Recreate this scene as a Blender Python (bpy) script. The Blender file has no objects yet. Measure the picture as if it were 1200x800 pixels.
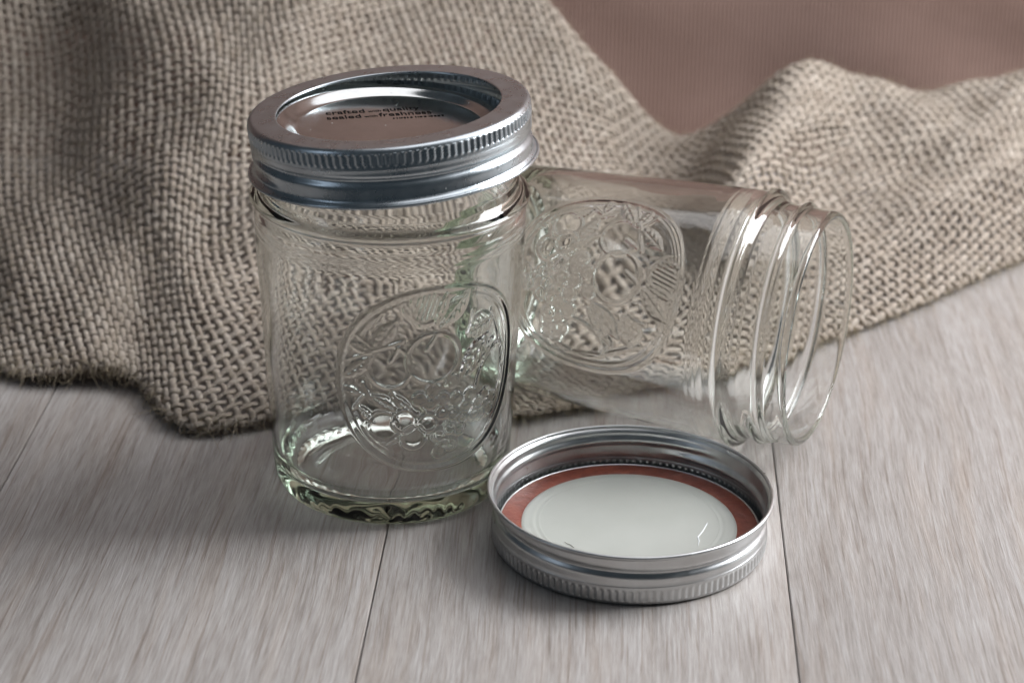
import bpy, bmesh, math, random
import numpy as np
from mathutils import Vector, Matrix, Euler

random.seed(7)
rng = np.random.default_rng(11)
MM = 0.001
PI = math.pi
scene = bpy.context.scene
COL = scene.collection

# ------------------------------------------------------------------ camera
cam_d = bpy.data.cameras.new('camera')
cam = bpy.data.objects.new('camera', cam_d)
COL.objects.link(cam)
scene.camera = cam
cam.location = (0, 0, 0.288)
cam.rotation_euler = (Matrix.Rotation(math.radians(90 - 24.0), 3, 'X') @ Matrix.Rotation(math.radians(1.0), 3, 'Z')).to_euler()
cam_d.sensor_width = 36
cam_d.lens = 81.0
cam_d.clip_start = 0.01
cam_d.clip_end = 50
cam_d.dof.use_dof = True
cam_d.dof.focus_distance = 0.592
cam_d.dof.aperture_fstop = 14

# ------------------------------------------------------------------ world (dim room) and lamps
world = bpy.data.worlds.new('World')
scene.world = world
world.use_nodes = True
bgn = world.node_tree.nodes['Background']
bgn.inputs[0].default_value = (0.66, 0.84, 1.0, 1)
bgn.inputs[1].default_value = 0.045

def area(name, loc, target, sx, sy, power, color):
    l = bpy.data.lights.new(name, 'AREA')
    l.shape = 'RECTANGLE'; l.size = sx; l.size_y = sy
    l.energy = power; l.color = color
    o = bpy.data.objects.new(name, l); COL.objects.link(o)
    o.location = loc
    o.rotation_euler = (Vector(target) - Vector(loc)).to_track_quat('-Z', 'Y').to_euler()
    return o
area('window_light', (0.60, 0.76, 0.42), (-0.10, 0.70, 0.05), 0.46, 0.54, 12.5, (0.95, 0.97, 1.0))
area('side_window_light', (-0.62, 0.22, 0.42), (-0.03, 0.56, 0.04), 0.12, 0.40, 0.20, (0.72, 0.84, 1.0))
area('overhead_fill', (0.20, 0.76, 0.90), (0.0, 0.72, 0.0), 1.0, 0.75, 3.5, (0.98, 0.97, 1.0))  # added fill lamp overhead, stands in for light bounced around the room

scene.view_settings.view_transform = 'Standard'
scene.view_settings.look = 'None'
scene.view_settings.exposure = 0.16
scene.view_settings.gamma = 1.0
scene.render.engine = 'CYCLES'
cy = scene.cycles
cy.max_bounces = 16; cy.transmission_bounces = 16; cy.glossy_bounces = 8; cy.diffuse_bounces = 4
cy.transparent_max_bounces = 12
cy.caustics_reflective = True; cy.caustics_refractive = True
cy.blur_glossy = 0.3
cy.sample_clamp_indirect = 6.0
cy.use_denoising = True
cy.use_adaptive_sampling = True; cy.adaptive_threshold = 0.02

# ------------------------------------------------------------------ helpers
def mesh_np(name, V, faces, smooth=True, uv=None):
    """V (n,3) in millimetres; faces (m,4) or list of (m,k) arrays."""
    if not isinstance(faces, list): faces = [faces]
    faces = [np.asarray(f, dtype=np.int32) for f in faces if len(f)]
    me = bpy.data.meshes.new(name)
    V = np.asarray(V, dtype=np.float32) * MM
    me.vertices.add(len(V)); me.vertices.foreach_set('co', V.ravel())
    loops = np.concatenate([f.ravel() for f in faces])
    tot = np.concatenate([np.full(len(f), f.shape[1], dtype=np.int32) for f in faces])
    start = np.concatenate([[0], np.cumsum(tot)[:-1]]).astype(np.int32)
    me.loops.add(len(loops)); me.loops.foreach_set('vertex_index', loops)
    me.polygons.add(len(tot)); me.polygons.foreach_set('loop_start', start)
    me.polygons.foreach_set('loop_total', tot)
    me.polygons.foreach_set('use_smooth', np.full(len(tot), smooth, dtype=bool))
    me.update(calc_edges=True)
    if uv is not None:
        ul = me.uv_layers.new(name='UVMap')
        ul.data.foreach_set('uv', np.asarray(uv, dtype=np.float32)[loops].ravel())
    me.validate()
    return me

def obj(name, me, mat, parent=None):
    o = bpy.data.objects.new(name, me); COL.objects.link(o)
    if mat is not None and me is not None:
        if len(me.materials) == 0: me.materials.append(mat)
    if parent is not None: o.parent = parent
    return o

def tag(o, label=None, cat=None, group=None, kind=None):
    if label: o['label'] = label
    if cat: o['category'] = cat
    if group: o['group'] = group
    if kind: o['kind'] = kind
    return o

def thing(name, label, cat, loc=(0, 0, 0), group=None):
    o = bpy.data.objects.new(name, None); COL.objects.link(o)
    o.empty_display_size = 0.02
    o.location = loc
    return tag(o, label, cat, group)

def grid_faces(n, m, wrap_m=True):
    """n rings of m verts -> quads."""
    i = np.arange(n - 1)[:, None]
    j = np.arange(m if wrap_m else m - 1)[None, :]
    j2 = (j + 1) % m
    return np.stack([i * m + j, i * m + j2, (i + 1) * m + j2, (i + 1) * m + j], -1).reshape(-1, 4)

def sstep(x): 
    x = np.clip(x, 0, 1); return x * x * (3 - 2 * x)

def mat(name):
    m = bpy.data.materials.new(name); m.use_nodes = True
    nt = m.node_tree
    return m, nt, nt.nodes, nt.links, nt.nodes['Principled BSDF']

def N(nodes, t, **kw):
    n = nodes.new(t)
    for k, v in kw.items():
        if k in n.inputs: n.inputs[k].default_value = v
        else: setattr(n, k, v)
    return n

def ramp(nodes, stops):
    r = nodes.new('ShaderNodeValToRGB')
    while len(r.color_ramp.elements) > 1: r.color_ramp.elements.remove(r.color_ramp.elements[-1])
    r.color_ramp.elements[0].position = stops[0][0]
    r.color_ramp.elements[0].color = (*stops[0][1], 1) if len(stops[0][1]) == 3 else stops[0][1]
    for p, c in stops[1:]:
        e = r.color_ramp.elements.new(p); e.color = (*c, 1) if len(c) == 3 else c
    return r

# ------------------------------------------------------------------ materials
def make_wood():
    m, nt, nd, lk, bs = mat('limed_oak')
    tc = N(nd, 'ShaderNodeTexCoord')
    oi = N(nd, 'ShaderNodeObjectInfo')
    off = N(nd, 'ShaderNodeVectorMath', operation='MULTIPLY_ADD')
    lk.new(oi.outputs['Random'], off.inputs[0]); off.inputs[1].default_value = (3.1, 7.7, 1.3)
    lk.new(tc.outputs['Object'], off.inputs[2])
    # gentle wander so the grain is not ruler straight
    wn = N(nd, 'ShaderNodeTexNoise', Scale=9.0, Detail=2.0)
    lk.new(off.outputs[0], wn.inputs['Vector'])
    wsub = N(nd, 'ShaderNodeVectorMath', operation='SUBTRACT'); wsub.inputs[1].default_value = (.5, .5, .5)
    lk.new(wn.outputs['Color'], wsub.inputs[0])
    wsc = N(nd, 'ShaderNodeVectorMath', operation='MULTIPLY_ADD'); wsc.inputs[1].default_value = (0.006, 0.0, 0.0)
    lk.new(wsub.outputs[0], wsc.inputs[0]); lk.new(off.outputs[0], wsc.inputs[2])
    def strnoise(sx, sy, detail, rough=0.6):
        mp = N(nd, 'ShaderNodeMapping'); mp.inputs['Scale'].default_value = (sx, sy, 1.0)
        lk.new(wsc.outputs[0], mp.inputs['Vector'])
        n = N(nd, 'ShaderNodeTexNoise', Scale=1.0, Detail=detail, Roughness=rough)
        lk.new(mp.outputs[0], n.inputs['Vector'])
        return n
    broad = strnoise(60, 3, 4)
    mid = strnoise(420, 19, 6, 0.62)
    fine = strnoise(1500, 85, 4, 0.65)
    warm = strnoise(110, 9, 3)
    pores = strnoise(1150, 20, 3, 0.6)
    r1 = ramp(nd, [(0.30, (0.215, 0.188, 0.168)), (0.5, (0.340, 0.312, 0.292)), (0.70, (0.448, 0.428, 0.416))])
    mixv = N(nd, 'ShaderNodeMath', operation='MULTIPLY_ADD'); mixv.inputs[1].default_value = 0.46
    lk.new(mid.outputs['Fac'], mixv.inputs[0])
    mv2 = N(nd, 'ShaderNodeMath', operation='MULTIPLY_ADD'); mv2.inputs[1].default_value = 0.20; mv2.inputs[2].default_value = 0.0
    lk.new(broad.outputs['Fac'], mv2.inputs[0])
    mv3 = N(nd, 'ShaderNodeMath', operation='MULTIPLY_ADD'); mv3.inputs[1].default_value = 0.34
    fr_ = ramp(nd, [(0.32, (0.22, 0.22, 0.22)), (0.66, (0.78, 0.78, 0.78))]); lk.new(fine.outputs['Fac'], fr_.inputs[0])
    lk.new(fr_.outputs[0], mv3.inputs[0]); lk.new(mv2.outputs[0], mv3.inputs[2])
    lk.new(mv3.outputs[0], mixv.inputs[2])
    lk.new(mixv.outputs[0], r1.inputs[0])
    # warm tan streaks
    wr = ramp(nd, [(0.50, (0, 0, 0)), (0.72, (1, 1, 1))])
    lk.new(warm.outputs['Fac'], wr.inputs[0])
    mx = N(nd, 'ShaderNodeMix', data_type='RGBA', blend_type='MULTIPLY')
    wf = N(nd, 'ShaderNodeMath', operation='MULTIPLY'); wf.inputs[1].default_value = 0.40
    lk.new(wr.outputs[0], wf.inputs[0]); lk.new(wf.outputs[0], mx.inputs['Factor'])
    lk.new(r1.outputs[0], mx.inputs['A']); mx.inputs['B'].default_value = (0.95, 0.82, 0.70, 1)
    # dark pores
    pr = ramp(nd, [(0.385, (1, 1, 1)), (0.42, (0, 0, 0))])
    lk.new(pores.outputs['Fac'], pr.inputs[0])
    pf = N(nd, 'ShaderNodeMath', operation='MULTIPLY'); pf.inputs[1].default_value = 0.55
    lk.new(pr.outputs[0], pf.inputs[0])
    mx2 = N(nd, 'ShaderNodeMix', data_type='RGBA', blend_type='MULTIPLY')
    lk.new(pf.outputs[0], mx2.inputs['Factor']); lk.new(mx.outputs['Result'], mx2.inputs['A'])
    mx2.inputs['B'].default_value = (0.62, 0.54, 0.48, 1)
    hv = N(nd, 'ShaderNodeHueSaturation'); lk.new(mx2.outputs['Result'], hv.inputs['Color'])
    hr = N(nd, 'ShaderNodeMapRange'); hr.inputs['To Min'].default_value = 0.90; hr.inputs['To Max'].default_value = 1.10
    lk.new(oi.outputs['Random'], hr.inputs[0]); lk.new(hr.outputs[0], hv.inputs['Value'])
    lk.new(hv.outputs[0], bs.inputs['Base Color'])
    rr = N(nd, 'ShaderNodeMapRange'); rr.inputs['To Min'].default_value = 0.36; rr.inputs['To Max'].default_value = 0.58
    lk.new(mid.outputs['Fac'], rr.inputs[0]); lk.new(rr.outputs[0], bs.inputs['Roughness'])
    bp = N(nd, 'ShaderNodeBump', Strength=0.28, Distance=0.0005)
    add = N(nd, 'ShaderNodeMath', operation='ADD')
    lk.new(mid.outputs['Fac'], add.inputs[0]); lk.new(fine.outputs['Fac'], add.inputs[1])
    lk.new(add.outputs[0], bp.inputs['Height']); lk.new(bp.outputs[0], bs.inputs['Normal'])
    bs.inputs['Specular IOR Level'].default_value = 0.42
    return m

def make_plain(name, col, rough, metallic=0.0):
    m, nt, nd, lk, bs = mat(name)
    bs.inputs['Base Color'].default_value = (*col, 1)
    bs.inputs['Roughness'].default_value = rough
    bs.inputs['Metallic'].default_value = metallic
    return m

def make_metal(name, col, r0, r1, bump=0.02, speck=False):
    m, nt, nd, lk, bs = mat(name)
    tc = N(nd, 'ShaderNodeTexCoord')
    n1 = N(nd, 'ShaderNodeTexNoise', Scale=180.0, Detail=5.0, Roughness=0.65)
    lk.new(tc.outputs['Object'], n1.inputs['Vector'])
    bs.inputs['Metallic'].default_value = 1.0
    rr = N(nd, 'ShaderNodeMapRange'); rr.inputs['From Min'].default_value = 0.3; rr.inputs['From Max'].default_value = 0.7
    rr.inputs['To Min'].default_value = r0; rr.inputs['To Max'].default_value = r1
    lk.new(n1.outputs['Fac'], rr.inputs[0]); lk.new(rr.outputs[0], bs.inputs['Roughness'])
    n2 = N(nd, 'ShaderNodeTexNoise', Scale=1400.0, Detail=3.0)
    lk.new(tc.outputs['Object'], n2.inputs['Vector'])
    cr = ramp(nd, [(0.3, tuple(c * 0.90 for c in col)), (0.7, tuple(min(1, c * 1.05) for c in col))])
    lk.new(n1.outputs['Fac'], cr.inputs[0])
    lk.new(cr.outputs[0], bs.inputs['Base Color'])
    if speck:                                   # stray dust grains
        vo = N(nd, 'ShaderNodeTexVoronoi', Scale=260.0); lk.new(tc.outputs['Object'], vo.inputs['Vector'])
        wn = N(nd, 'ShaderNodeMath', operation='LESS_THAN'); wn.inputs[1].default_value = 0.045
        lk.new(vo.outputs['Distance'], wn.inputs[0])
        mx = N(nd, 'ShaderNodeMix', data_type='RGBA'); lk.new(wn.outputs[0], mx.inputs['Factor'])
        lk.new(cr.outputs[0], mx.inputs['A']); mx.inputs['B'].default_value = (.75, .75, .72, 1)
        lk.new(mx.outputs['Result'], bs.inputs['Base Color'])
        mm_ = N(nd, 'ShaderNodeMath', operation='SUBTRACT'); mm_.inputs[0].default_value = 1.0
        lk.new(wn.outputs[0], mm_.inputs[1]); lk.new(mm_.outputs[0], bs.inputs['Metallic'])
    bp = N(nd, 'ShaderNodeBump', Strength=bump, Distance=0.0002)
    lk.new(n2.outputs['Fac'], bp.inputs['Height']); lk.new(bp.outputs[0], bs.inputs['Normal'])
    return m

def make_glass():
    m, nt, nd, lk, bs = mat('pressed_clear_glass')
    nd.remove(bs)
    out = nd['Material Output']
    g = N(nd, 'ShaderNodeBsdfGlass'); g.inputs['Roughness'].default_value = 0.0; g.inputs['IOR'].default_value = 1.5
    g.inputs['Color'].default_value = (1, 1, 1, 1)
    tc = N(nd, 'ShaderNodeTexCoord')
    n1 = N(nd, 'ShaderNodeTexNoise', Scale=90.0, Detail=2.0)
    lk.new(tc.outputs['Object'], n1.inputs['Vector'])
    bp = N(nd, 'ShaderNodeBump', Strength=0.035, Distance=0.0006)
    lk.new(n1.outputs['Fac'], bp.inputs['Height']); lk.new(bp.outputs[0], g.inputs['Normal'])
    lk.new(g.outputs[0], out.inputs['Surface'])
    va = N(nd, 'ShaderNodeVolumeAbsorption'); va.inputs['Color'].default_value = (0.50, 0.80, 0.50, 1); va.inputs['Density'].default_value = 14.0
    lk.new(va.outputs[0], out.inputs['Volume'])
    return m

def make_yarn():
    m, nt, nd, lk, bs = mat('jute_yarn')
    uv = N(nd, 'ShaderNodeUVMap')
    oi = N(nd, 'ShaderNodeObjectInfo')
    sep = N(nd, 'ShaderNodeSeparateXYZ'); lk.new(uv.outputs[0], sep.inputs[0])
    # twist: fibres spiral along the yarn (u = mm along, v = 0..1 around)
    cmb = N(nd, 'ShaderNodeCombineXYZ')
    tw = N(nd, 'ShaderNodeMath', operation='MULTIPLY_ADD'); tw.inputs[1].default_value = 0.30
    lk.new(sep.outputs[0], tw.inputs[0]); lk.new(sep.outputs[1], tw.inputs[2])
    t2 = N(nd, 'ShaderNodeMath', operation='MULTIPLY'); t2.inputs[1].default_value = 16.0
    lk.new(tw.outputs[0], t2.inputs[0])
    u2 = N(nd, 'ShaderNodeMath', operation='MULTIPLY'); u2.inputs[1].default_value = 0.5
    lk.new(sep.outputs[0], u2.inputs[0])
    rz = N(nd, 'ShaderNodeMath', operation='MULTIPLY'); rz.inputs[1].default_value = 91.0
    lk.new(oi.outputs['Random'], rz.inputs[0])
    lk.new(t2.outputs[0], cmb.inputs[0]); lk.new(u2.outputs[0], cmb.inputs[1]); lk.new(rz.outputs[0], cmb.inputs[2])
    fib = N(nd, 'ShaderNodeTexNoise', Scale=1.0, Detail=3.0, Roughness=0.6)
    lk.new(cmb.outputs[0], fib.inputs['Vector'])
    c2 = N(nd, 'ShaderNodeCombineXYZ')
    u3 = N(nd, 'ShaderNodeMath', operation='MULTIPLY'); u3.inputs[1].default_value = 0.06
    lk.new(sep.outputs[0], u3.inputs[0]); lk.new(u3.outputs[0], c2.inputs[0]); lk.new(rz.outputs[0], c2.inputs[1])
    slow = N(nd, 'ShaderNodeTexNoise', Scale=1.0, Detail=3.0)
    lk.new(c2.outputs[0], slow.inputs['Vector'])
    base = ramp(nd, [(0.28, (0.290, 0.208, 0.150)), (0.5, (0.600, 0.510, 0.422)), (0.72, (0.770, 0.700, 0.615))])
    mixv = N(nd, 'ShaderNodeMath', operation='MULTIPLY_ADD'); mixv.inputs[1].default_value = 0.40
    hl = N(nd, 'ShaderNodeMath', operation='MULTIPLY'); hl.inputs[1].default_value = 0.60
    lk.new(slow.outputs['Fac'], mixv.inputs[0]); lk.new(fib.outputs['Fac'], hl.inputs[0]); lk.new(hl.outputs[0], mixv.inputs[2])
    lk.new(mixv.outputs[0], base.inputs[0])
    lk.new(base.outputs[0], bs.inputs['Base Color'])
    bs.inputs['Roughness'].default_value = 0.75
    tr = N(nd, 'ShaderNodeBsdfTranslucent'); lk.new(base.outputs[0], tr.inputs['Color'])
    mxs = N(nd, 'ShaderNodeMixShader'); mxs.inputs[0].default_value = 0.22
    lk.new(bs.outputs[0], mxs.inputs[1]); lk.new(tr.outputs[0], mxs.inputs[2]); lk.new(mxs.outputs[0], nd['Material Output'].inputs['Surface'])
    bs.inputs['Specular IOR Level'].default_value = 0.25
    bs.inputs['Sheen Weight'].default_value = 0.15
    bp = N(nd, 'ShaderNodeBump', Strength=1.0, Distance=0.0007)
    lk.new(fib.outputs['Fac'], bp.inputs['Height']); lk.new(bp.outputs[0], bs.inputs['Normal'])
    return m

def make_backdrop():
    m, nt, nd, lk, bs = mat('brown_ribbed_paper')
    tc = N(nd, 'ShaderNodeTexCoord')
    w = N(nd, 'ShaderNodeTexWave', Scale=210.0, Distortion=1.2, Detail=2.0); w.inputs['Detail Scale'].default_value = 2.0
    lk.new(tc.outputs['Object'], w.inputs['Vector'])
    n = N(nd, 'ShaderNodeTexNoise', Scale=14.0, Detail=6.0, Roughness=0.6); lk.new(tc.outputs['Object'], n.inputs['Vector'])
    cr = ramp(nd, [(0.3, (0.345, 0.222, 0.180)), (0.7, (0.430, 0.285, 0.238))])
    lk.new(n.outputs['Fac'], cr.inputs[0])
    mx = N(nd, 'ShaderNodeMix', data_type='RGBA', blend_type='MULTIPLY')
    wf = N(nd, 'ShaderNodeMath', operation='MULTIPLY'); wf.inputs[1].default_value = 0.22
    lk.new(w.outputs['Fac'], wf.inputs[0]); lk.new(wf.outputs[0], mx.inputs['Factor'])
    lk.new(cr.outputs[0], mx.inputs['A']); mx.inputs['B'].default_value = (.55, .5, .5, 1)
    lk.new(mx.outputs['Result'], bs.inputs['Base Color'])
    bs.inputs['Roughness'].default_value = 0.8
    bp = N(nd, 'ShaderNodeBump', Strength=0.25, Distance=0.0006)
    lk.new(w.outputs['Fac'], bp.inputs['Height']); lk.new(bp.outputs[0], bs.inputs['Normal'])
    return m

def make_gasket():
    m, nt, nd, lk, bs = mat('red_sealing_compound')
    tc = N(nd, 'ShaderNodeTexCoord')
    n = N(nd, 'ShaderNodeTexNoise', Scale=420.0, Detail=4.0); lk.new(tc.outputs['Object'], n.inputs['Vector'])
    cr = ramp(nd, [(0.35, (0.17, 0.038, 0.022)), (0.65, (0.245, 0.064, 0.038))])
    lk.new(n.outputs['Fac'], cr.inputs[0]); lk.new(cr.outputs[0], bs.inputs['Base Color'])
    bs.inputs['Roughness'].default_value = 0.38
    bp = N(nd, 'ShaderNodeBump', Strength=0.5, Distance=0.0005)
    lk.new(n.outputs['Fac'], bp.inputs['Height']); lk.new(bp.outputs[0], bs.inputs['Normal'])
    return m

def make_enamel():
    m, nt, nd, lk, bs = mat('cream_enamel')
    tc = N(nd, 'ShaderNodeTexCoord')
    n = N(nd, 'ShaderNodeTexNoise', Scale=60.0, Detail=4.0); lk.new(tc.outputs['Object'], n.inputs['Vector'])
    cr = ramp(nd, [(0.3, (0.395, 0.405, 0.37)), (0.7, (0.43, 0.44, 0.405))])
    lk.new(n.outputs['Fac'], cr.inputs[0]); lk.new(cr.outputs[0], bs.inputs['Base Color'])
    bs.inputs['Roughness'].default_value = 0.30
    return m

M_WOOD = make_wood()
M_SEAM = make_plain('dark_seam_bevel', (0.06, 0.045, 0.035), 0.8)
M_BAND = make_metal('tinned_steel', (0.56, 0.61, 0.64), 0.25, 0.33, speck=True)
M_BAND2 = make_metal('dull_tinned_steel', (0.60, 0.61, 0.61), 0.27, 0.40)
M_DISC = make_metal('bright_lid_steel', (0.62, 0.63, 0.62), 0.10, 0.18, speck=True)
M_GLASS = make_glass()
M_YARN = make_yarn()
M_BACK = make_backdrop()
M_GASKET = make_gasket()
M_ENAMEL = make_enamel()
M_INK = make_plain('black_print', (0.004, 0.004, 0.004), 0.6)
M_INK.node_tree.nodes['Principled BSDF'].inputs['Specular IOR Level'].default_value = 0.05
M_FIBRE = make_plain('pale_jute_fibre', (0.46, 0.38, 0.26), 0.7)
M_HAIR = make_plain('dark_fibre', (0.05, 0.035, 0.02), 0.7)
M_GLINT = make_plain('white_glint', (0.85, 0.87, 0.88), 0.25)  # white colour standing in for the reflected streak on the enamel

# ------------------------------------------------------------------ table of planks
table = thing('tabletop', 'table of pale limed oak planks', None, (0, 0.55, 0))
table['kind'] = 'structure'
yaw = math.radians(-2.6)
seams = [-238.5, -135.4, -30.4, 72.2, 175.5, 279.0]
edges = [-342.0] + seams + [383.0]
for k in range(len(edges) - 1):
    w = edges[k + 1] - edges[k] - 0.38
    me = bpy.data.meshes.new('plank')
    bm = bmesh.new()
    bmesh.ops.create_cube(bm, size=1.0)
    for v in bm.verts:
        v.co = Vector((v.co.x * w * MM, v.co.y * 0.43, (v.co.z - 0.5) * 0.014))
    top_e = [e for e in bm.edges if all(v.co.z > -1e-5 for v in e.verts)]
    bmesh.ops.bevel(bm, geom=top_e, offset=0.00025, segments=2, affect='EDGES')
    bm.to_mesh(me); bm.free()
    pl = obj('plank', me, M_WOOD, table)
    cx = (edges[k] + edges[k + 1]) / 2
    pl.location = (cx * MM, 0.065, 0)
    pl.rotation_euler = (0, 0, yaw)
# rotating each plank about its own centre: shift so that the seams stay parallel lines
for pl in table.children:
    pl.location.x += math.tan(-yaw) * 0.065
under = bpy.data.meshes.new('underlay')
bm = bmesh.new(); bmesh.ops.create_cube(bm, size=1.0)
for v in bm.verts: v.co = Vector((v.co.x * 0.70, v.co.y * 0.41, (v.co.z - 0.5) * 0.01 - 0.006))
bm.to_mesh(under); bm.free()
ul = obj('underlay', under, M_SEAM, table); ul.location = (0.02, 0.065, -0.0085)

# ------------------------------------------------------------------ backdrop (standing sheet of brown ribbed paper)
nx, nz = 90, 50
xs = np.linspace(-520, 620, nx); zs = np.linspace(0.3, 380, nz)
XX, ZZ = np.meshgrid(xs, zs)
YY = 808 + 2.0 * np.sin(XX / 61 + 0.4) + 1.5 * np.sin(XX / 37 + ZZ / 90) + 0.06 * ZZ + 1.2 * np.sin(XX / 17 + ZZ / 12) * np.sin(XX / 70 - ZZ / 40)
front = np.stack([XX, YY, ZZ], -1).reshape(-1, 3)
back = front + np.array([0, 1.2, 0])
f1 = grid_faces(nz, nx, False)
bd = obj('backdrop', mesh_np('backdrop', np.concatenate([front, back]), [f1, f1[:, ::-1] + len(front)]), M_BACK)
tag(bd, 'upright sheet of brown finely ribbed paper behind the burlap', None, kind='structure')

# ------------------------------------------------------------------ burlap cloth
W = np.array([[[-211.9, 627.9, 3.0], [-217.9, 655.2, 8.0], [-220.2, 682.2, 21.0], [-220.8, 701.6, 40.0], [-222.7, 731.2, 60.0], [-223.9, 765.7, 84.0]], [[-171.6, 630.5, 4.0], [-176.9, 657.1, 8.0], [-181.2, 686.7, 20.0], [-184.0, 716.7, 36.0], [-186.8, 754.2, 56.0], [-184.9, 781.8, 82.0]], [[-144.0, 610.6, 3.0], [-147.8, 634.7, 11.0], [-150.8, 664.6, 24.0], [-152.7, 705.8, 36.0], [-153.0, 752.9, 54.0], [-147.1, 782.5, 84.0]], [[-121.5, 609.0, 8.0], [-124.7, 629.7, 15.0], [-127.6, 656.6, 27.0], [-129.9, 687.1, 41.0], [-128.3, 724.0, 61.0], [-125.6, 778.1, 87.0]], [[-108.2, 605.4, 5.0], [-109.1, 623.4, 12.5], [-109.1, 651.7, 26.5], [-105.5, 674.7, 47.0], [-100.5, 710.0, 67.0], [-94.3, 766.9, 91.0]], [[-90.7, 578.2, 3.0], [-91.0, 604.2, 10.5], [-91.3, 642.4, 25.0], [-87.5, 672.2, 46.0], [-80.0, 707.5, 67.0], [-70.4, 768.6, 91.0]], [[-63.5, 585.3, 3.0], [-65.4, 610.2, 11.0], [-67.2, 641.9, 24.0], [-65.3, 677.4, 42.0], [-57.0, 719.4, 62.0], [-45.9, 779.7, 88.0]], [[-36.1, 590.8, 3.0], [-38.5, 615.4, 10.0], [-41.2, 645.6, 21.0], [-39.6, 678.4, 39.0], [-32.1, 721.1, 59.0], [-21.5, 783.3, 83.0]], [[-9.3, 587.4, 3.0], [-12.1, 622.4, 4.0], [-15.5, 653.5, 14.0], [-14.6, 676.3, 34.0], [-6.9, 718.2, 54.0], [4.4, 773.3, 75.0]], [[13.7, 593.4, 3.0], [12.3, 622.0, 3.0], [9.3, 655.9, 10.0], [10.1, 675.6, 27.0], [16.6, 711.4, 43.0], [27.3, 753.8, 57.0]], [[36.1, 602.8, 3.0], [35.8, 627.8, 3.0], [34.2, 659.4, 9.0], [34.6, 679.9, 20.0], [40.1, 718.8, 26.0], [49.8, 762.7, 30.0]], [[55.8, 613.6, 3.0], [55.7, 639.0, 4.0], [54.2, 662.4, 11.0], [53.6, 681.9, 21.0], [57.2, 716.6, 25.0], [64.6, 760.9, 29.0]], [[75.4, 627.7, 3.0], [74.6, 650.1, 8.0], [72.2, 669.7, 19.0], [70.5, 680.1, 37.0], [80.7, 711.8, 49.0], [96.6, 756.9, 57.0]], [[97.4, 646.9, 3.0], [96.3, 664.6, 10.0], [96.1, 685.3, 19.0], [101.1, 716.7, 27.0], [110.4, 739.4, 39.0], [121.0, 771.2, 45.0]], [[128.6, 675.0, 3.0], [126.6, 689.8, 11.0], [126.4, 704.7, 20.0], [131.6, 727.0, 25.0], [137.6, 742.6, 36.0], [147.4, 772.0, 44.0]], [[164.6, 711.3, 3.0], [162.9, 726.3, 13.0], [160.7, 730.7, 26.0], [164.4, 742.1, 33.0], [169.5, 754.9, 41.0], [176.9, 777.9, 47.0]], [[206.9, 749.6, 3.0], [207.0, 768.2, 12.0], [205.7, 775.9, 22.0], [208.1, 782.5, 30.0], [210.7, 787.4, 38.0], [214.2, 795.6, 45.0]], [[251.6, 783.5, 3.0], [253.1, 802.5, 11.0], [252.6, 809.9, 20.0], [253.5, 812.7, 28.0], [253.9, 811.2, 36.0], [255.7, 814.0, 42.0]]])
W[2, -1] = (-153.0, 786.0, 84.0)
W[..., 1] = np.minimum(W[..., 1], 790.0)
lo_row = W[:, 0] + np.array([0, 9.0, 0]); lo_row[:, 2] = 2.0
W[:, 0, 2] = np.maximum(W[:, 0, 2], 3.4)
hi_row = W[:, -1] + np.array([0, 8.0, -11.0])
hi2_row = W[:, -1] + np.array([0, 9.0, -30.0]); hi2_row[:, 2] = np.maximum(hi2_row[:, 2], 3)
W = np.concatenate([lo_row[:, None], W, hi_row[:, None], hi2_row[:, None]], 1)

def resample(A, n, axis):
    """uniform Catmull-Rom through control points along an axis."""
    A = np.moveaxis(A, axis, 0); k = len(A)
    P = np.concatenate([[2 * A[0] - A[1]], A, [2 * A[-1] - A[-2]]])
    t = np.linspace(0, k - 1 - 1e-9, n); i = t.astype(int); f = (t - i).reshape(-1, *([1] * (A.ndim - 1)))
    p0, p1, p2, p3 = P[i], P[i + 1], P[i + 2], P[i + 3]
    R = 0.5 * ((2 * p1) + (-p0 + p2) * f + (2 * p0 - 5 * p1 + 4 * p2 - p3) * f**2 + (-p0 + 3 * p1 - 3 * p2 + p3) * f**3)
    return np.moveaxis(R, 0, axis)
NU, NV = 420, 200
S = resample(resample(W, NU, 0), NV, 1)
for _ in range(10):                                   # soften the kinks between control points
    S[1:-1] = S[1:-1] * 0.5 + (S[2:] + S[:-2]) * 0.25
    S[:, 1:-1] = S[:, 1:-1] * 0.5 + (S[:, 2:] + S[:, :-2]) * 0.25
# arc-length parameter along each column
seg = np.linalg.norm(np.diff(S, axis=1), axis=2)
clen = np.concatenate([np.zeros((NU, 1)), np.cumsum(seg, 1)], 1)     # (NU,NV)
CL = clen[:, -1].copy()
Srs = np.empty_like(S)
for i in range(NU):
    tgt = np.linspace(0, CL[i], NV)
    for c in range(3): Srs[i, :, c] = np.interp(tgt, clen[i], S[i, :, c])
S = Srs
useg = np.linalg.norm(np.diff(S, axis=0), axis=2).mean(1)
ua = np.concatenate([[0], np.cumsum(useg)])
for c in range(3):                                    # even spacing along the length
    for j in range(NV): S[:, j, c] = np.interp(np.linspace(0, ua[-1], NU), ua, S[:, j, c])
CL = np.interp(np.linspace(0, ua[-1], NU), ua, CL)
ALEN = ua[-1]
g = np.linspace(0, 1, NU)[:, None]; h = np.linspace(0, 1, NV)[None, :]
rip = 1.0 * np.sin(g * 47 + 9 * h) + 0.7 * np.sin(g * 83 - h * 17 + 1.0) + 1.1 * np.sin(g * 61 + h * 24 + 2 * np.sin(g * 9)) * np.sin(g * 13 + h * 3)
S[..., 2] += rip * sstep((S[..., 2] - 6) / 20)
S[..., 2] = np.maximum(S[..., 2], 2.2)
dU = np.gradient(S, axis=0); dV = np.gradient(S, axis=1)
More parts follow.
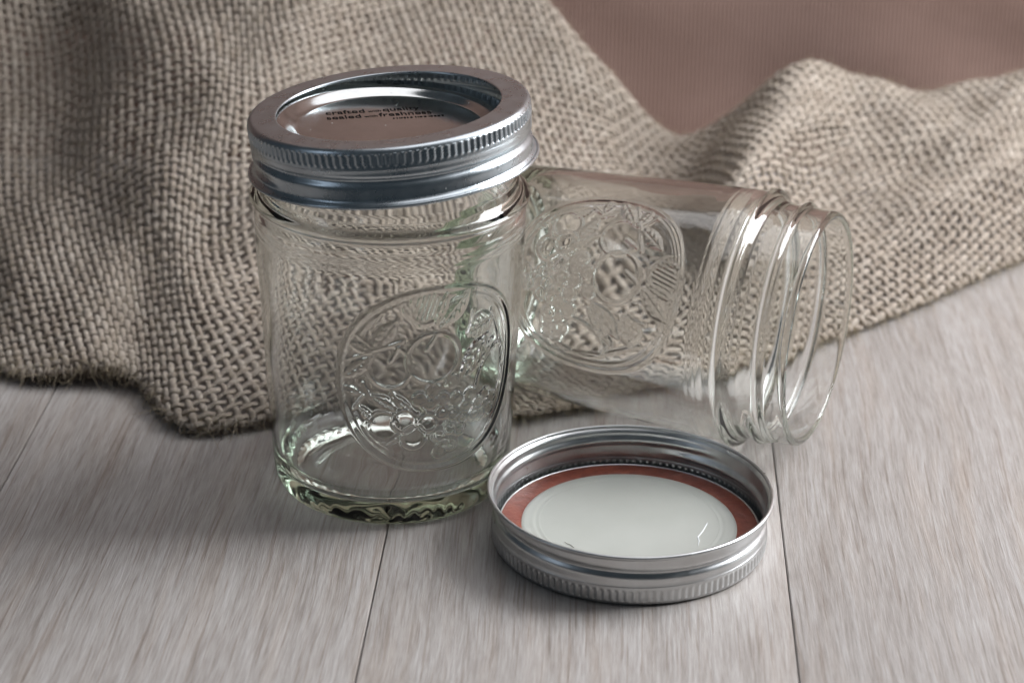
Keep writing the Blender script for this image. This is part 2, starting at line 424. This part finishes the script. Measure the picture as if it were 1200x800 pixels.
NRM = np.cross(dU, dV); NRM /= np.linalg.norm(NRM, axis=2, keepdims=True) + 1e-9

def cloth_at(a, b):
    """a (mm along), b (mm up from the lower edge, centred) -> point, normal, inside."""
    fi = np.clip(a / ALEN * (NU - 1), 0, NU - 1.001)
    L = np.interp(fi, np.arange(NU), CL)
    bb = b + 0.5 * L                                  # b = 0 runs along the middle of the cloth
    inside = (a > 0.5) & (a < ALEN - 0.5) & (bb > 0) & (bb < L)
    fj = np.clip(bb / L * (NV - 1), 0, NV - 1.001)
    i = fi.astype(int); j = fj.astype(int); u = (fi - i)[:, None]; v = (fj - j)[:, None]
    def sm(T): return (T[i, j] * (1 - u) * (1 - v) + T[i + 1, j] * u * (1 - v) + T[i, j + 1] * (1 - u) * v + T[i + 1, j + 1] * u * v)
    n = sm(NRM); n /= np.linalg.norm(n, axis=1, keepdims=True) + 1e-9
    return sm(S), n, inside

PITCH = 3.2
AMP = 0.52
CA, CB = ALEN * 0.42, 0.0
# the weave runs nearly square to the hem on the left and turns onto the bias towards the right
_s = np.arange(-700.0, 700.0, 1.0)
_th = np.radians(13 + 21 * sstep((_s + 170) / 260))
_cx = np.cumsum(np.cos(_th)); _cx -= np.interp(0, _s, _cx)
_cy = np.cumsum(np.sin(_th)); _cy -= np.interp(0, _s, _cy)
def st_to_ab(s, t):
    ds = 2.6 * np.sin(t / 47 + s / 90) + 1.2 * np.sin(t / 19 + 2 + s / 31)
    dt = 2.6 * np.sin(s / 53 + 1.0 - t / 80) + 1.2 * np.sin(s / 21 + t / 37)
    s2, t2 = s + ds, t + dt
    th = np.interp(s2, _s, _th)
    return CA + np.interp(s2, _s, _cx) - t2 * np.sin(th), CB + np.interp(s2, _s, _cy) + t2 * np.cos(th)

def wob(k, x, seed):
    return (np.sin(x * 0.031 + k * 12.9898 + seed) + 0.6 * np.sin(x * 0.083 + k * 78.233 + seed * 2) + 0.5 * np.sin(x * 0.21 + k * 37.7)) / 2.1

SIDES = 8
ang = np.linspace(0, 2 * PI, SIDES, endpoint=False)
def tube(P, Nn, rn, rw, ulen):
    """swept yarn: P (n,3) centre, Nn normals, rn/rw half thickness along normal / across."""
    T = np.gradient(P, axis=0); T /= np.linalg.norm(T, axis=1, keepdims=True) + 1e-9
    B = np.cross(T, Nn); B /= np.linalg.norm(B, axis=1, keepdims=True) + 1e-9
    N2 = np.cross(B, T)
    lobe = (1 + 0.17 * np.cos(2 * (ang[None, :] - ulen[:, None] * 1.15)))[:, :, None]
    ring = P[:, None] + lobe * B[:, None] * (np.cos(ang)[None, :, None] * rw[:, None, None]) + lobe * N2[:, None] * (np.sin(ang)[None, :, None] * rn[:, None, None])
    n = len(P)
    V = ring.reshape(-1, 3)
    uv = np.stack([np.repeat(ulen, SIDES), np.tile(ang / (2 * PI), n)], -1)
    caps = [np.arange(SIDES)[None, ::-1], (n - 1) * SIDES + np.arange(SIDES)[None, :]]
    return V, [grid_faces(n, SIDES), np.concatenate(caps)], uv

cloth_loc = np.array([0.0, 640.0, 0.0])
cloth = thing('burlap_cloth', 'crumpled brown burlap cloth draped behind both jars', 'cloth', cloth_loc * MM)
STEP = PITCH / 5.0
fib_pts, fib_nrm = [], []
lim = 420
kmax = int(lim / PITCH)
def weave(which):
    name = 'warp_thread' if which == 0 else 'weft_thread'
    for k in range(-kmax, kmax + 1):
        x = np.arange(-lim, lim, STEP)
        across = k * PITCH + 0.55 * wob(k, x, 3.0 + which) + 0.16 * wob(k * 2.3, x * 5.0, 7.0)
        s, t = (across, x) if which == 0 else (x, across)
        a, b = st_to_ab(s, t)
        P, n, ins = cloth_at(a, b)
        if ins.sum() < 8: continue
        idx = np.flatnonzero(ins)
        runs = np.split(idx, np.flatnonzero(np.diff(idx) > 1) + 1)
        sign = 1 if which == 0 else -1
        off = sign * AMP * np.cos(PI * x / PITCH + PI * k)
        Q = P + n * off[:, None]
        base = (0.98 if which == 0 else 0.90) * (1 + 0.17 * wob(k * 1.7, x * 2.3, 9.0) + 0.20 * wob(k * 3.1, x * 6.0, 1.0) + 0.08 * math.sin(k * 5.3))
        rw = base * 0.98; rn = base * 0.56
        for r in runs:
            if len(r) < 8: continue
            V, F, uv = tube(Q[r], n[r], rn[r], rw[r], x[r])
            obj(name, mesh_np(name, V - cloth_loc, F, uv=uv), M_YARN, cloth)
            pick = r[rng.random(len(r)) < 0.4]
            fib_pts.append(Q[pick] + n[pick] * 0.7); fib_nrm.append(n[pick])
weave(0); weave(1)

def hairs(P0, D, L, rad, curl, segs=3):
    """many thin three-sided fibres as one mesh."""
    n = len(P0)
    side = np.cross(D, rng.normal(size=(n, 3))); side /= np.linalg.norm(side, axis=1, keepdims=True) + 1e-9
    up = np.cross(side, D)
    V = []
    for q in range(segs + 1):
        f = q / segs
        C = P0 + D * (L * f)[:, None] + side * (curl * L * f * f)[:, None] + up * (0.5 * curl * L * np.sin(f * 4))[:, None]
        rr = rad * (1 - 0.6 * f)
        for m_ in range(3):
            an = m_ * 2 * PI / 3
            V.append(C + (side * math.cos(an) + up * math.sin(an)) * rr)
    V = np.stack(V, 1)                                   # n, (segs+1)*3, 3
    F = []
    for q in range(segs):
        for m_ in range(3):
            F.append([q * 3 + m_, q * 3 + (m_ + 1) % 3, q * 3 + 3 + (m_ + 1) % 3, q * 3 + 3 + m_])
    F = (np.arange(n)[:, None, None] * ((segs + 1) * 3) + np.array(F)[None]).reshape(-1, 4)
    V = V.reshape(-1, 3); V[:, 2] = np.maximum(V[:, 2], 0.15)
    return V, F
fp = np.concatenate(fib_pts); fn = np.concatenate(fib_nrm)
sel = rng.permutation(len(fp))[:20000]
fp, fn = fp[sel], fn[sel]
d = rng.normal(size=fp.shape) + fn * 0.45; d /= np.linalg.norm(d, axis=1, keepdims=True)
V, F = hairs(fp, d, rng.uniform(1.2, 4.0, len(fp)), 0.055, rng.normal(0, 0.35, len(fp)))
fz = obj('loose_fibre', mesh_np('loose_fibre', V - cloth_loc, F), M_FIBRE, cloth); fz['kind'] = 'stuff'

# overcast stitching along the front left hem
aa = np.arange(4, ALEN * 0.40, 0.16)
fi = aa / ALEN * (NU - 1)
L = np.interp(fi, np.arange(NU), CL)
bb = -0.5 * L + 9.0
P, n, _ = cloth_at(aa, bb)
T = np.gradient(P, axis=0); T /= np.linalg.norm(T, axis=1, keepdims=True)
B = np.cross(T, np.array([0, 0, 1.0])); B /= np.linalg.norm(B, axis=1, keepdims=True)
Z = np.cross(B, T)
ph = aa * 2 * PI / 2.9 + 1.4 * np.sin(aa * 0.7) + 1.6 * np.sin(aa * 0.23) + 0.8 * np.sin(aa * 1.9)
rad = 1.9 + 0.35 * np.sin(aa * 0.51) + 0.3 * np.sin(aa * 1.3)
Q = P + B * (np.cos(ph) * rad)[:, None] + Z * (np.sin(ph) * rad * 0.9)[:, None]
Q[:, 2] = np.maximum(Q[:, 2], 0.5)
V, F, uv = tube(Q, P - Q + 1e-6, np.full(len(aa), 0.24), np.full(len(aa), 0.24), aa)
obj('hem_stitching', mesh_np('hem_stitching', V - cloth_loc, F, uv=uv), M_YARN, cloth)
# fringe of loose fibres under the hem near the jar
nfr = 3200
aa = rng.uniform(2, ALEN * 0.98, nfr)
L = np.interp(aa / ALEN * (NU - 1), np.arange(NU), CL)
P, n, _ = cloth_at(aa, -0.5 * L + rng.uniform(4, 13, nfr))
d = rng.normal(size=(nfr, 3)) * 0.6 + np.array([0, -0.8, -0.15]); d /= np.linalg.norm(d, axis=1, keepdims=True)
V, F = hairs(P, d, rng.uniform(2, 7.0, nfr), 0.07, rng.normal(0, 0.5, nfr))
fr = obj('hem_fringe', mesh_np('hem_fringe', V - cloth_loc, F), M_FIBRE, cloth); fr['kind'] = 'stuff'

nst = 46
aa = rng.uniform(ALEN * 0.06, ALEN * 0.44, nst)
L = np.interp(aa / ALEN * (NU - 1), np.arange(NU), CL)
P, n, _ = cloth_at(aa, -0.5 * L + 8.5)
P[:, 2] = np.minimum(P[:, 2], 2.5)
d = np.c_[rng.normal(0, 0.8, nst), -np.abs(rng.normal(0.7, 0.3, nst)), rng.normal(0.0, 0.12, nst)]; d /= np.linalg.norm(d, axis=1, keepdims=True)
V, F = hairs(P, d, rng.uniform(4, 13, nst), 0.10, rng.normal(0, 0.55, nst), 8)
st_ = obj('stray_thread', mesh_np('stray_thread', V - cloth_loc, F), M_FIBRE, cloth); st_['kind'] = 'stuff'

# ------------------------------------------------------------------ glass jar (one moulded piece)
# angular samples: theta = 0 faces the medallion centre
th_f = np.linspace(-math.radians(52), math.radians(52), 236)
th_c = np.linspace(math.radians(52), 2 * PI - math.radians(52), 172)[1:-1]
TH_ = np.concatenate([th_f, th_c]); MT = len(TH_)
ZC = 42.0                                               # medallion centre height
RB = 33.6

def seg_dist(x, y, x0, y0, x1, y1):
    dx, dy = x1 - x0, y1 - y0
    t = np.clip(((x - x0) * dx + (y - y0) * dy) / (dx * dx + dy * dy + 1e-9), 0, 1)
    return np.hypot(x - x0 - t * dx, y - y0 - t * dy), t

def med_xy(px, py):
    """medallion drawing coordinates (a 250 x 240 sketch) -> mm on the unrolled wall."""
    tx = math.asin(max(-0.99, min(0.99, (px - 460) / 146.0)))
    X = RB * (tx - math.radians(19.5))
    Zm = (544 + 62 * math.cos(tx) - py) / 3.93
    return X * 0.94, (Zm - 40.0) * 0.97
def sk(cx, cy):
    return med_xy(360 + cx / 3.33, 320 + cy / 3.33)

def relief(X, Y):
    H = np.zeros_like(X)
    # raised oval border: superellipse, two fine ridges around a flat band
    ex, ey = 25.2, 24.8
    R = (np.abs(X / ex) ** 2.25 + np.abs(Y / ey) ** 2.25) ** (1 / 2.25)
    rho = (R - 1.0) * 26.0
    H += 0.52 * np.exp(-(rho / 0.66) ** 2) + 0.28 * np.exp(-((rho + 1.9) / 0.5) ** 2)
    inside = R < 0.97
    def bump(h): 
        nonlocal H
        H = np.where(inside, np.maximum(H, h), H)
    def fruit(c, r, hgt=0.75, ry=None, rot=0.0, flat=2.5):
        x0, y0 = c; ry = ry or r
        cr, sr = math.cos(rot), math.sin(rot)
        u = ((X - x0) * cr + (Y - y0) * sr) / r; v = (-(X - x0) * sr + (Y - y0) * cr) / ry
        q = np.sqrt(u * u + v * v)
        dome = hgt * (0.62 if r < 4 else 0.22) * np.clip(1 - q ** flat, 0, 1) ** 0.8
        rim = 0.50 * np.exp(-((q - 0.96) * r / 0.34) ** 2)
        bump(dome + rim * (q < 1.15))
    def leaf(c0, c1, w, hgt=0.6):
        d, t = seg_dist(X, Y, *c0, *c1)
        wd = w * np.sin(np.clip(t, 0.02, 0.98) * PI) ** 0.8 + 0.05
        q = d / wd
        body = hgt * np.clip(1 - q ** 2, 0, 1) ** 0.6
        vein = -0.35 * np.exp(-(d / 0.22) ** 2) * ((t > 0.05) & (t < 0.95))
        side = 0.14 * np.sin(t * 32 + d * 2.2)
        bump(np.where(q < 1, body + vein + side * body, 0))
    def line(c0, c1, w=0.42, hgt=0.6):
        d, t = seg_dist(X, Y, *c0, *c1)
        bump(hgt * np.exp(-(d / w) ** 2))
    # large fruit
    fruit(sk(300, 365), 5.6, 0.9, 6.2, 0.3)
    fruit(sk(470, 335), 7.2, 1.0, 7.0)
    fruit(sk(440, 150), 4.2, 0.8, 4.6)
    for i_ in range(-3, 4):                              # lattice on the small fruit at the top
        x0, y0 = sk(440, 150)
        hl_ = math.sqrt(max(0.1, 4.0 ** 2 - (i_ * 1.2) ** 2)) * 0.85
        line((x0 + i_ * 1.2 - 0.3 * hl_, y0 - hl_), (x0 + i_ * 1.2 + 0.3 * hl_, y0 + hl_), 0.3, 0.6)
    # creases and dimples on the large fruit
    x0, y0 = sk(470, 335)
    line((x0 + 0.5, y0 + 6.4), (x0 - 1.8, y0 + 2.5), 0.45, 0.85); pass
    x0, y0 = sk(300, 365)
    line((x0 + 2.4, y0 + 5.4), (x0 + 0.4, y0 + 1.5), 0.45, 0.85); pass
    line((x0 - 5.0, y0 + 4.0), (x0 + 3.0, y0 + 6.8), 0.4, 0.6)
    # tendrils and small leaves filling the ground
    for (xa, ya, xb, yb) in [(250, 300, 140, 330), (250, 300, 180, 240), (350, 270, 250, 300), (380, 105, 420, 215), (620, 160, 610, 250), (690, 150, 730, 260), (735, 270, 745, 420), (200, 420, 230, 480), (160, 520, 200, 470), (330, 640, 270, 660)]:
        line(sk(xa, ya), sk(xb, yb), 0.36, 0.5)
    leaf(sk(350, 130), sk(400, 200), 1.3, 0.5);
    leaf(sk(230, 640), sk(310, 690), 1.2, 0.5); leaf(sk(120, 430), sk(190, 460), 1.3, 0.5)
    # leaves
    leaf(sk(240, 300), sk(330, 195), 2.2); leaf(sk(240, 325), sk(120, 395), 2.0); leaf(sk(245, 315), sk(150, 265), 1.6)
    leaf(sk(500, 215), sk(600, 85), 2.6); leaf(sk(480, 205), sk(520, 95), 1.6)
    leaf(sk(600, 240), sk(700, 170), 3.6); leaf(sk(235, 470), sk(335, 530), 2.0); leaf(sk(300, 465), sk(390, 530), 1.3)
    leaf(sk(180, 505), sk(240, 570), 1.3)
    # banana and right hand leaf
    leaf(sk(580, 385), sk(680, 235), 2.6, 0.9); leaf(sk(600, 400), sk(705, 250), 1.8, 0.7)
    fruit(sk(700, 400), 5.0, 0.7, 9.0, -0.3)
    # cherries and berries
    fruit(sk(278, 590), 4.4, 0.9, 4.4); fruit(sk(360, 572), 3.4, 0.85); fruit(sk(452, 578), 2.7, 0.8); fruit(sk(395, 632), 3.5, 0.95)
    line(sk(360, 530), sk(300, 440)); line(sk(395, 590), sk(410, 545)); line(sk(452, 545), sk(410, 500))
    # grapes
    for (gx, gy) in [(418, 488), (470, 452), (545, 420), (510, 488), (562, 488), (602, 515), (508, 540), (553, 543), (592, 558), (540, 598), (578, 604), (497, 624), (520, 660), (548, 662), (500, 690), (460, 500), (618, 470), (640, 545)]:
        fruit(sk(gx, gy), 1.8, 1.15, 1.8, 0, 2.0)
    # blossom on the right
    fx, fy = sk(682, 505)
    for q in range(5):
        a_ = q * 2 * PI / 5 + 0.3
        fruit((fx + 2.6 * math.cos(a_), fy + 2.6 * math.sin(a_)), 1.9, 0.7, 1.9, 0, 2.0)
    fruit((fx, fy), 1.2, 0.9)
    return H

def cat(P, n):
    return resample(np.array(P, float), n, 0)
base_o = cat([(0.0, 2.6), (8, 2.5), (16, 2.1), (22, 1.4), (26, 0.5), (28.2, 0.0), (29.8, 0.7), (31.0, 2.6), (31.7, 5.5), (32.0, 9), (32.2, 12.0)], 40)[:-1]
zb = np.arange(12.0, 68.0, 0.30); body_o = np.stack([32.2 + (zb - 12) * (35.0 - 32.2) / 58.0, zb], -1)
zt = np.arange(68.0, 97.3, 0.34)
def neck_r(z):
    r = np.interp(z, [68, 76.5, 77.6, 78.6, 82.4, 83.6, 85.5, 98], [34.9, 35.1, 34.7, 34.3, 33.9, 33.2, 32.75, 32.5])
    r = r + 2.0 * np.exp(-(np.abs(z - 80.5) / 1.15) ** 2.6) + 0.09 * np.exp(-((z - 72.2) / 0.3) ** 2) + 0.08 * np.exp(-((z - 74.2) / 0.3) ** 2)
    return r
neck_o = np.stack([neck_r(zt), zt], -1)
lip = cat([(32.5, 97.6), (32.35, 98.4), (31.9, 99.0), (31.2, 99.25), (30.6, 99.0), (30.3, 98.3), (30.25, 97.2)], 13)
inn = cat([(30.3, 96.5), (30.5, 90), (30.8, 84), (31.6, 79), (32.6, 75.5), (33.0, 72), (32.8, 66), (31.9, 45), (30.9, 24), (30.2, 13), (29.6, 10), (28.2, 7.3), (24.8, 5.7), (18, 5.1), (9, 5.5), (0.0, 5.9)], 96)
prof = np.concatenate([base_o, body_o, neck_o, lip, inn])
n_o = len(base_o) + len(body_o) + len(neck_o)
NR = len(prof)
RR = np.repeat(prof[:, 0][:, None], MT, 1); ZR = np.repeat(prof[:, 1][:, None], MT, 1)
TT = np.repeat(TH_[None, :], NR, 0)
TTs = (TT + PI) % (2 * PI) - PI
outer = (np.arange(NR) < n_o)[:, None]
Hm = relief(RB * TTs, ZR - ZC)
bodymask = outer & (ZR > 11) & (ZR < 68.5)
RR = RR + np.where(bodymask, Hm * 0.8, 0)
# screw thread: about one and a quarter turns, ends fading out
thread = np.zeros_like(RR)
t0 = 0.9
for turn in range(3):
    prog = ((TT - t0) % (2 * PI)) / (2 * PI) + turn
    zc = 88.2 + 3.4 * prog
    fade = sstep(prog / 0.05) * sstep((1.12 - prog) / 0.05)
    thread = np.maximum(thread, fade * 1.15 * np.exp(-(np.abs(ZR - zc) / 0.85) ** 2.4))
RR = RR + np.where(outer & (ZR > 84), thread, 0)
# slight unevenness of the pressed glass, stronger inside
wv = (np.sin(3 * TT + ZR / 11) + np.sin(7 * TT - ZR / 6 + 1) + 0.8 * np.sin(13 * TT + ZR / 3.7) + 0.7 * np.sin(19 * TT - ZR / 2.9)) / 3.5
RR = RR + np.where(outer, 0.02, 0.06) * wv * sstep((ZR - 6) / 8) * sstep((84 - ZR) / 6)
# stippled bearing ring underneath and mould marks near the heel
st = (ZR < 9) & outer & (RR > 24)
RR = RR + np.where(st, 0.10 * np.sin(46 * TT + 3 * np.sin(5 * TT)) * np.exp(-((ZR - 2.5) / 2.0) ** 2), 0)
ZI = ZR + np.where(~outer & (ZR < 7.5), 0.10 * np.sin(5 * TT + RR / 3) * sstep(RR / 6), 0)
Vj = np.stack([RR * np.sin(TT), -RR * np.cos(TT), ZI], -1).reshape(-1, 3)      # theta 0 faces -Y
Fj = grid_faces(NR, MT)
# collapse the two poles
Vj[:MT] = Vj[:MT].mean(0); Vj[-MT:] = Vj[-MT:].mean(0)
jar_me = mesh_np('glass_jar', Vj, Fj)
bm = bmesh.new(); bm.from_mesh(jar_me)
bmesh.ops.remove_doubles(bm, verts=bm.verts, dist=1e-6)
bmesh.ops.recalc_face_normals(bm, faces=bm.faces)
for f in bm.faces: f.smooth = True
bm.to_mesh(jar_me); bm.free()

JAR = (-32.0, 557.2)
jar = obj('glass_jar', jar_me, M_GLASS)
jar.location = (JAR[0] * MM, JAR[1] * MM, 0.00005)
jar.rotation_euler = (0, 0, math.radians(21.0) + math.atan2(-JAR[0], JAR[1]))
jar.scale = (1, 1, 1.015)
tag(jar, 'upright clear glass jar with raised fruit medallion, wearing the crooked silver band', 'jar', 'embossed glass jars')

fallen = bpy.data.objects.new('glass_jar', jar_me); COL.objects.link(fallen)
tag(fallen, 'open clear glass jar lying on its side with its mouth to the right', 'jar', 'embossed glass jars')
phi = math.radians(23.2)
ax = Vector((math.cos(phi), -math.sin(phi), 0.0)).normalized()
mouth = Vector((84.1, 576.4, 36.5))
zax = ax
el = math.radians(28)
nrm = Vector((-math.sin(phi) * math.cos(el), -math.cos(phi) * math.cos(el), math.sin(el)))
nrm = (nrm - zax * nrm.dot(zax)).normalized()
yax = -nrm; xax = yax.cross(zax)
mtx = Matrix((xax, yax, zax)).transposed().to_4x4()
mtx.translation = (mouth - ax * 95.9) * MM
fallen.matrix_world = mtx @ Matrix.Diagonal((1, 1, 0.967, 1))

# ------------------------------------------------------------------ screw bands
def rev(profile, m, name, dfun=None):
    """surface of revolution, profile (r, depth from top) with optional radial displacement."""
    profile = np.array(profile, float); n = len(profile)
    t = np.linspace(0, 2 * PI, m, endpoint=False)
    Rr = np.repeat(profile[:, 0][:, None], m, 1); D = np.repeat(profile[:, 1][:, None], m, 1); T = np.repeat(t[None], n, 0)
    if dfun is not None: Rr = Rr + dfun(T, D)
    V = np.stack([Rr * np.cos(T), Rr * np.sin(T), -D], -1).reshape(-1, 3)
    me_ = mesh_np(name, V, grid_faces(n, m)[:, ::-1])
    if profile[0, 0] < 0.1:
        b_ = bmesh.new(); b_.from_mesh(me_); b_.verts.ensure_lookup_table()
        bmesh.ops.pointmerge(b_, verts=b_.verts[:m], merge_co=(0, 0, -profile[0, 1] * MM))
        b_.to_mesh(me_); b_.free()
    return me_

NK = 122
def knurl(T, D):
    gr = 0.5 + 0.5 * np.cos(NK * T)
    gr = gr ** 0.8
    env = sstep((D - 1.0) / 0.6) * sstep((4.5 - D) / 0.6)
    return (gr - 0.6) * 0.36 * env
def helix(T, D):
    out = np.zeros_like(T)
    for turn in range(2):
        prog = ((T - 2.2) % (2 * PI)) / (2 * PI) + turn
        dc = 7.5 + 3.2 * prog
        fade = sstep(prog / 0.08) * sstep((1.10 - prog) / 0.06)
        out = np.minimum(out, -fade * 0.85 * np.exp(-(np.abs(D - dc) / 0.85) ** 2.2))
    return out * sstep((D - 5.6) / 0.6) * sstep((12.4 - D) / 0.6)

top_me = rev(cat([(28.5, 0.75), (28.2, 0.5), (28.25, 0.15), (28.6, 0.0), (29.5, 0.0), (31, 0.0), (33, 0.02), (34.3, 0.06), (34.9, 0.3), (35.3, 0.8), (35.42, 1.1)], 44), 240, 'top_ring')
kn_me = rev([(35.42, d_) for d_ in np.linspace(1.1, 5.4, 18)], NK * 8, 'knurled_edge', knurl)
sk_me = rev(cat([(35.42, 5.4), (35.35, 5.8), (35.3, 6.5), (35.3, 9), (35.3, 12.2), (35.5, 12.9), (36.1, 13.5)], 46), 240, 'skirt', helix)
rl_me = rev([(36.25 + 0.52 * math.sin(a_), 13.95 - 0.52 * math.cos(a_)) for a_ in np.linspace(-0.25, 2 * PI - 0.9, 16)], 240, 'rolled_rim')

def make_band(label, metal):
    root = thing('screw_band', label, 'jar band', group='silver screw bands')
    for nm, me_, th_ in (('top_ring', top_me, 0.3), ('knurled_edge', kn_me, 0.3), ('skirt', sk_me, 0.3), ('rolled_rim', rl_me, 0.12)):
        me2 = me_.copy() if len(me_.materials) else me_
        me2.materials.clear(); me2.materials.append(metal)
        o = obj(nm, me2, None, root)
        md = o.modifiers.new('thickness', 'SOLIDIFY'); md.thickness = th_ * MM; md.offset = -1
    return root
band1 = make_band('silver screw band sitting crooked on the upright jar', M_BAND)
nb = Vector((-math.sin(math.radians(5.2)), math.sin(math.radians(0.9)), 1)).normalized()
band1.scale = (1.015, 1.015, 1.03)
band1.rotation_mode = 'QUATERNION'
band1.rotation_quaternion = Vector((0, 0, 1)).rotation_difference(nb) @ Euler((0, 0, 1.1)).to_quaternion()
band1.location = Vector((JAR[0] - 0.3, JAR[1] - 0.2, 105.0)) * MM

band2 = make_band('silver screw band lying upside down on the planks holding the red ringed disc', M_BAND2)
LID = (31.0, 524.0)
band2.rotation_euler = (PI, 0, math.radians(205))
band2.location = Vector((LID[0], LID[1], 0.05)) * MM

# ------------------------------------------------------------------ flat lid discs
def disc_mesh(name, profile, m=200):
    return rev(profile, m, name)
lid1 = thing('lid_disc', 'flat metal lid disc with black lettering inside the crooked band', 'jar lid', Vector((JAR[0], JAR[1], 100.75)) * MM, 'flat lid discs')
d1 = rev(cat([(0.02, 1.35), (8, 1.35), (16, 1.37), (22.3, 1.4), (23.6, 1.35), (24.4, 1.1), (26.0, 0.25), (27.2, -0.28), (28.2, -0.45), (30.5, -0.45), (32.2, -0.42), (32.9, -0.25), (33.2, 0.2), (33.25, 0.7)], 90), 220, 'plate')
plate1 = o = obj('plate', d1, M_DISC, lid1); md = o.modifiers.new('thickness', 'SOLIDIFY'); md.thickness = 0.2 * MM; md.offset = -1

def text_mesh(body, size, name):
    cu = bpy.data.curves.new(name, 'FONT'); cu.body = body; cu.size = size * MM; cu.align_x = 'LEFT'
    cu.extrude = 0.00001; cu.resolution_u = 3; cu.offset = size * 0.002 * MM
    o_ = bpy.data.objects.new(name, cu); COL.objects.link(o_)
    bpy.context.view_layer.update()
    me_ = bpy.data.meshes.new_from_object(o_.evaluated_get(bpy.context.evaluated_depsgraph_get()))
    bpy.data.objects.remove(o_)
    wd = max((v.co.x for v in me_.vertices), default=0.0)
    return me_, wd
def letter_row(words, x, y, parent, stretch=1.0):
    for body, size in words:
        me_, wd = text_mesh(body, size, 'lettering')
        o_ = obj('lettering', me_, M_INK, parent)
        o_.location = (x * MM, y * MM, -0.00128)
        o_.scale = (1, stretch, 1)
        x += wd / MM + size * 0.22
    return x
lid1.rotation_euler = (0, 0, math.radians(14))
letter_row([('crafted', 3.7), ('with', 2.0), ('quality', 3.7)], -14.6, 11.4, plate1)
letter_row([('sealed', 3.7), ('with', 2.0), ('freshness', 3.7)], -15.0, 7.4, plate1)
# a third, tiny line that cannot be read in the photograph: a row of small strokes
x = 2.0
bmx = bmesh.new()
while x < 15.0:
    w_ = random.uniform(0.25, 0.8); h_ = random.uniform(0.6, 1.1)
    r_ = bmesh.ops.create_cube(bmx, size=1.0)
    for v in r_['verts']: v.co = Vector(((v.co.x * w_ + x) * MM, (v.co.y * h_ + 5.2) * MM, v.co.z * 0.00002 - 0.00128))
    x += w_ + random.uniform(0.25, 0.6)
me_ = bpy.data.meshes.new('fine_print'); bmx.to_mesh(me_); bmx.free()
obj('fine_print', me_, M_INK, plate1)

lid2 = thing('lid_disc', 'upside down lid disc showing cream underside and red sealing ring', 'jar lid', Vector((LID[0], LID[1], 2.75)) * MM, 'flat lid discs')
# depth is measured downwards in rev(); here heights are negative depths
pl2 = rev(cat([(0.02, -1.75), (10, -1.75), (18, -1.72), (22.5, -1.68), (23.3, -1.73), (24.1, -1.63), (24.9, -1.70), (25.8, -1.62), (27.0, -1.5), (27.8, -1.15)], 60), 220, 'panel')
panel2 = o = obj('panel', pl2, M_ENAMEL, lid2); md = o.modifiers.new('thickness', 'SOLIDIFY'); md.thickness = 0.2 * MM; md.offset = -1
def gripple(T, D): return 0.10 * np.sin(NK * T * 1.0) * 0 + 0.06 * np.sin(31 * T + 3 * np.sin(7 * T))
gk = rev(cat([(27.7, -1.1), (28.3, -1.25), (29.8, -1.32), (31.4, -1.32), (32.7, -1.28), (33.3, -1.15)], 24), 220, 'sealing_ring', gripple)
obj('sealing_ring', gk, M_GASKET, lid2)
rm = rev(cat([(33.2, -1.15), (33.35, -1.2), (33.5, -1.3), (33.65, -1.2), (33.7, -0.3), (33.6, 0.8), (33.2, 1.4), (31, 1.7), (28, 1.7)], 40), 220, 'curled_edge')
obj('curled_edge', rm, M_BAND2, lid2)
# window reflection on the enamel, modelled as a white sliver, and a stray dark fibre lying on it
def strip(name, pts, w, z, matl, parent):
    pts = np.array(pts, float)
    T = np.gradient(pts, axis=0); T /= np.linalg.norm(T, axis=1, keepdims=True); Nn = np.stack([-T[:, 1], T[:, 0]], -1)
    ww = w * np.sin(np.linspace(0.15, PI - 0.15, len(pts)))[:, None]
    V = np.concatenate([np.c_[pts + Nn * ww, np.full(len(pts), z)], np.c_[pts - Nn * ww, np.full(len(pts), z)], np.c_[pts, np.full(len(pts), z + w * 0.8)]])
    n_ = len(pts); i_ = np.arange(n_ - 1)
    F_ = np.concatenate([np.stack([i_, i_ + 1, 2 * n_ + i_ + 1, 2 * n_ + i_], -1), np.stack([2 * n_ + i_, 2 * n_ + i_ + 1, n_ + i_ + 1, n_ + i_], -1)])
    return obj(name, mesh_np(name, V, F_), matl, parent)
strip('glint_streak', [(17.0, -12.0), (17.4, -9.5), (17.2, -7.5), (18.6, -4.5), (20.0, -0.5), (20.2, 0.2)], 0.22, 1.74, M_GLINT, panel2)
fbr = strip('stray_fibre', [(-1.2, 1.3), (-0.4, 0.3), (0.3, -0.1), (0.9, -1.2), (1.2, -1.6)], 0.11, 0.0, M_HAIR, None)
fbr.location = Vector((LID[0] - 15.6, LID[1] - 12.8, 4.55)) * MM
tag(fbr, 'tiny dark stray fibre lying on the cream lid disc', 'fibre')
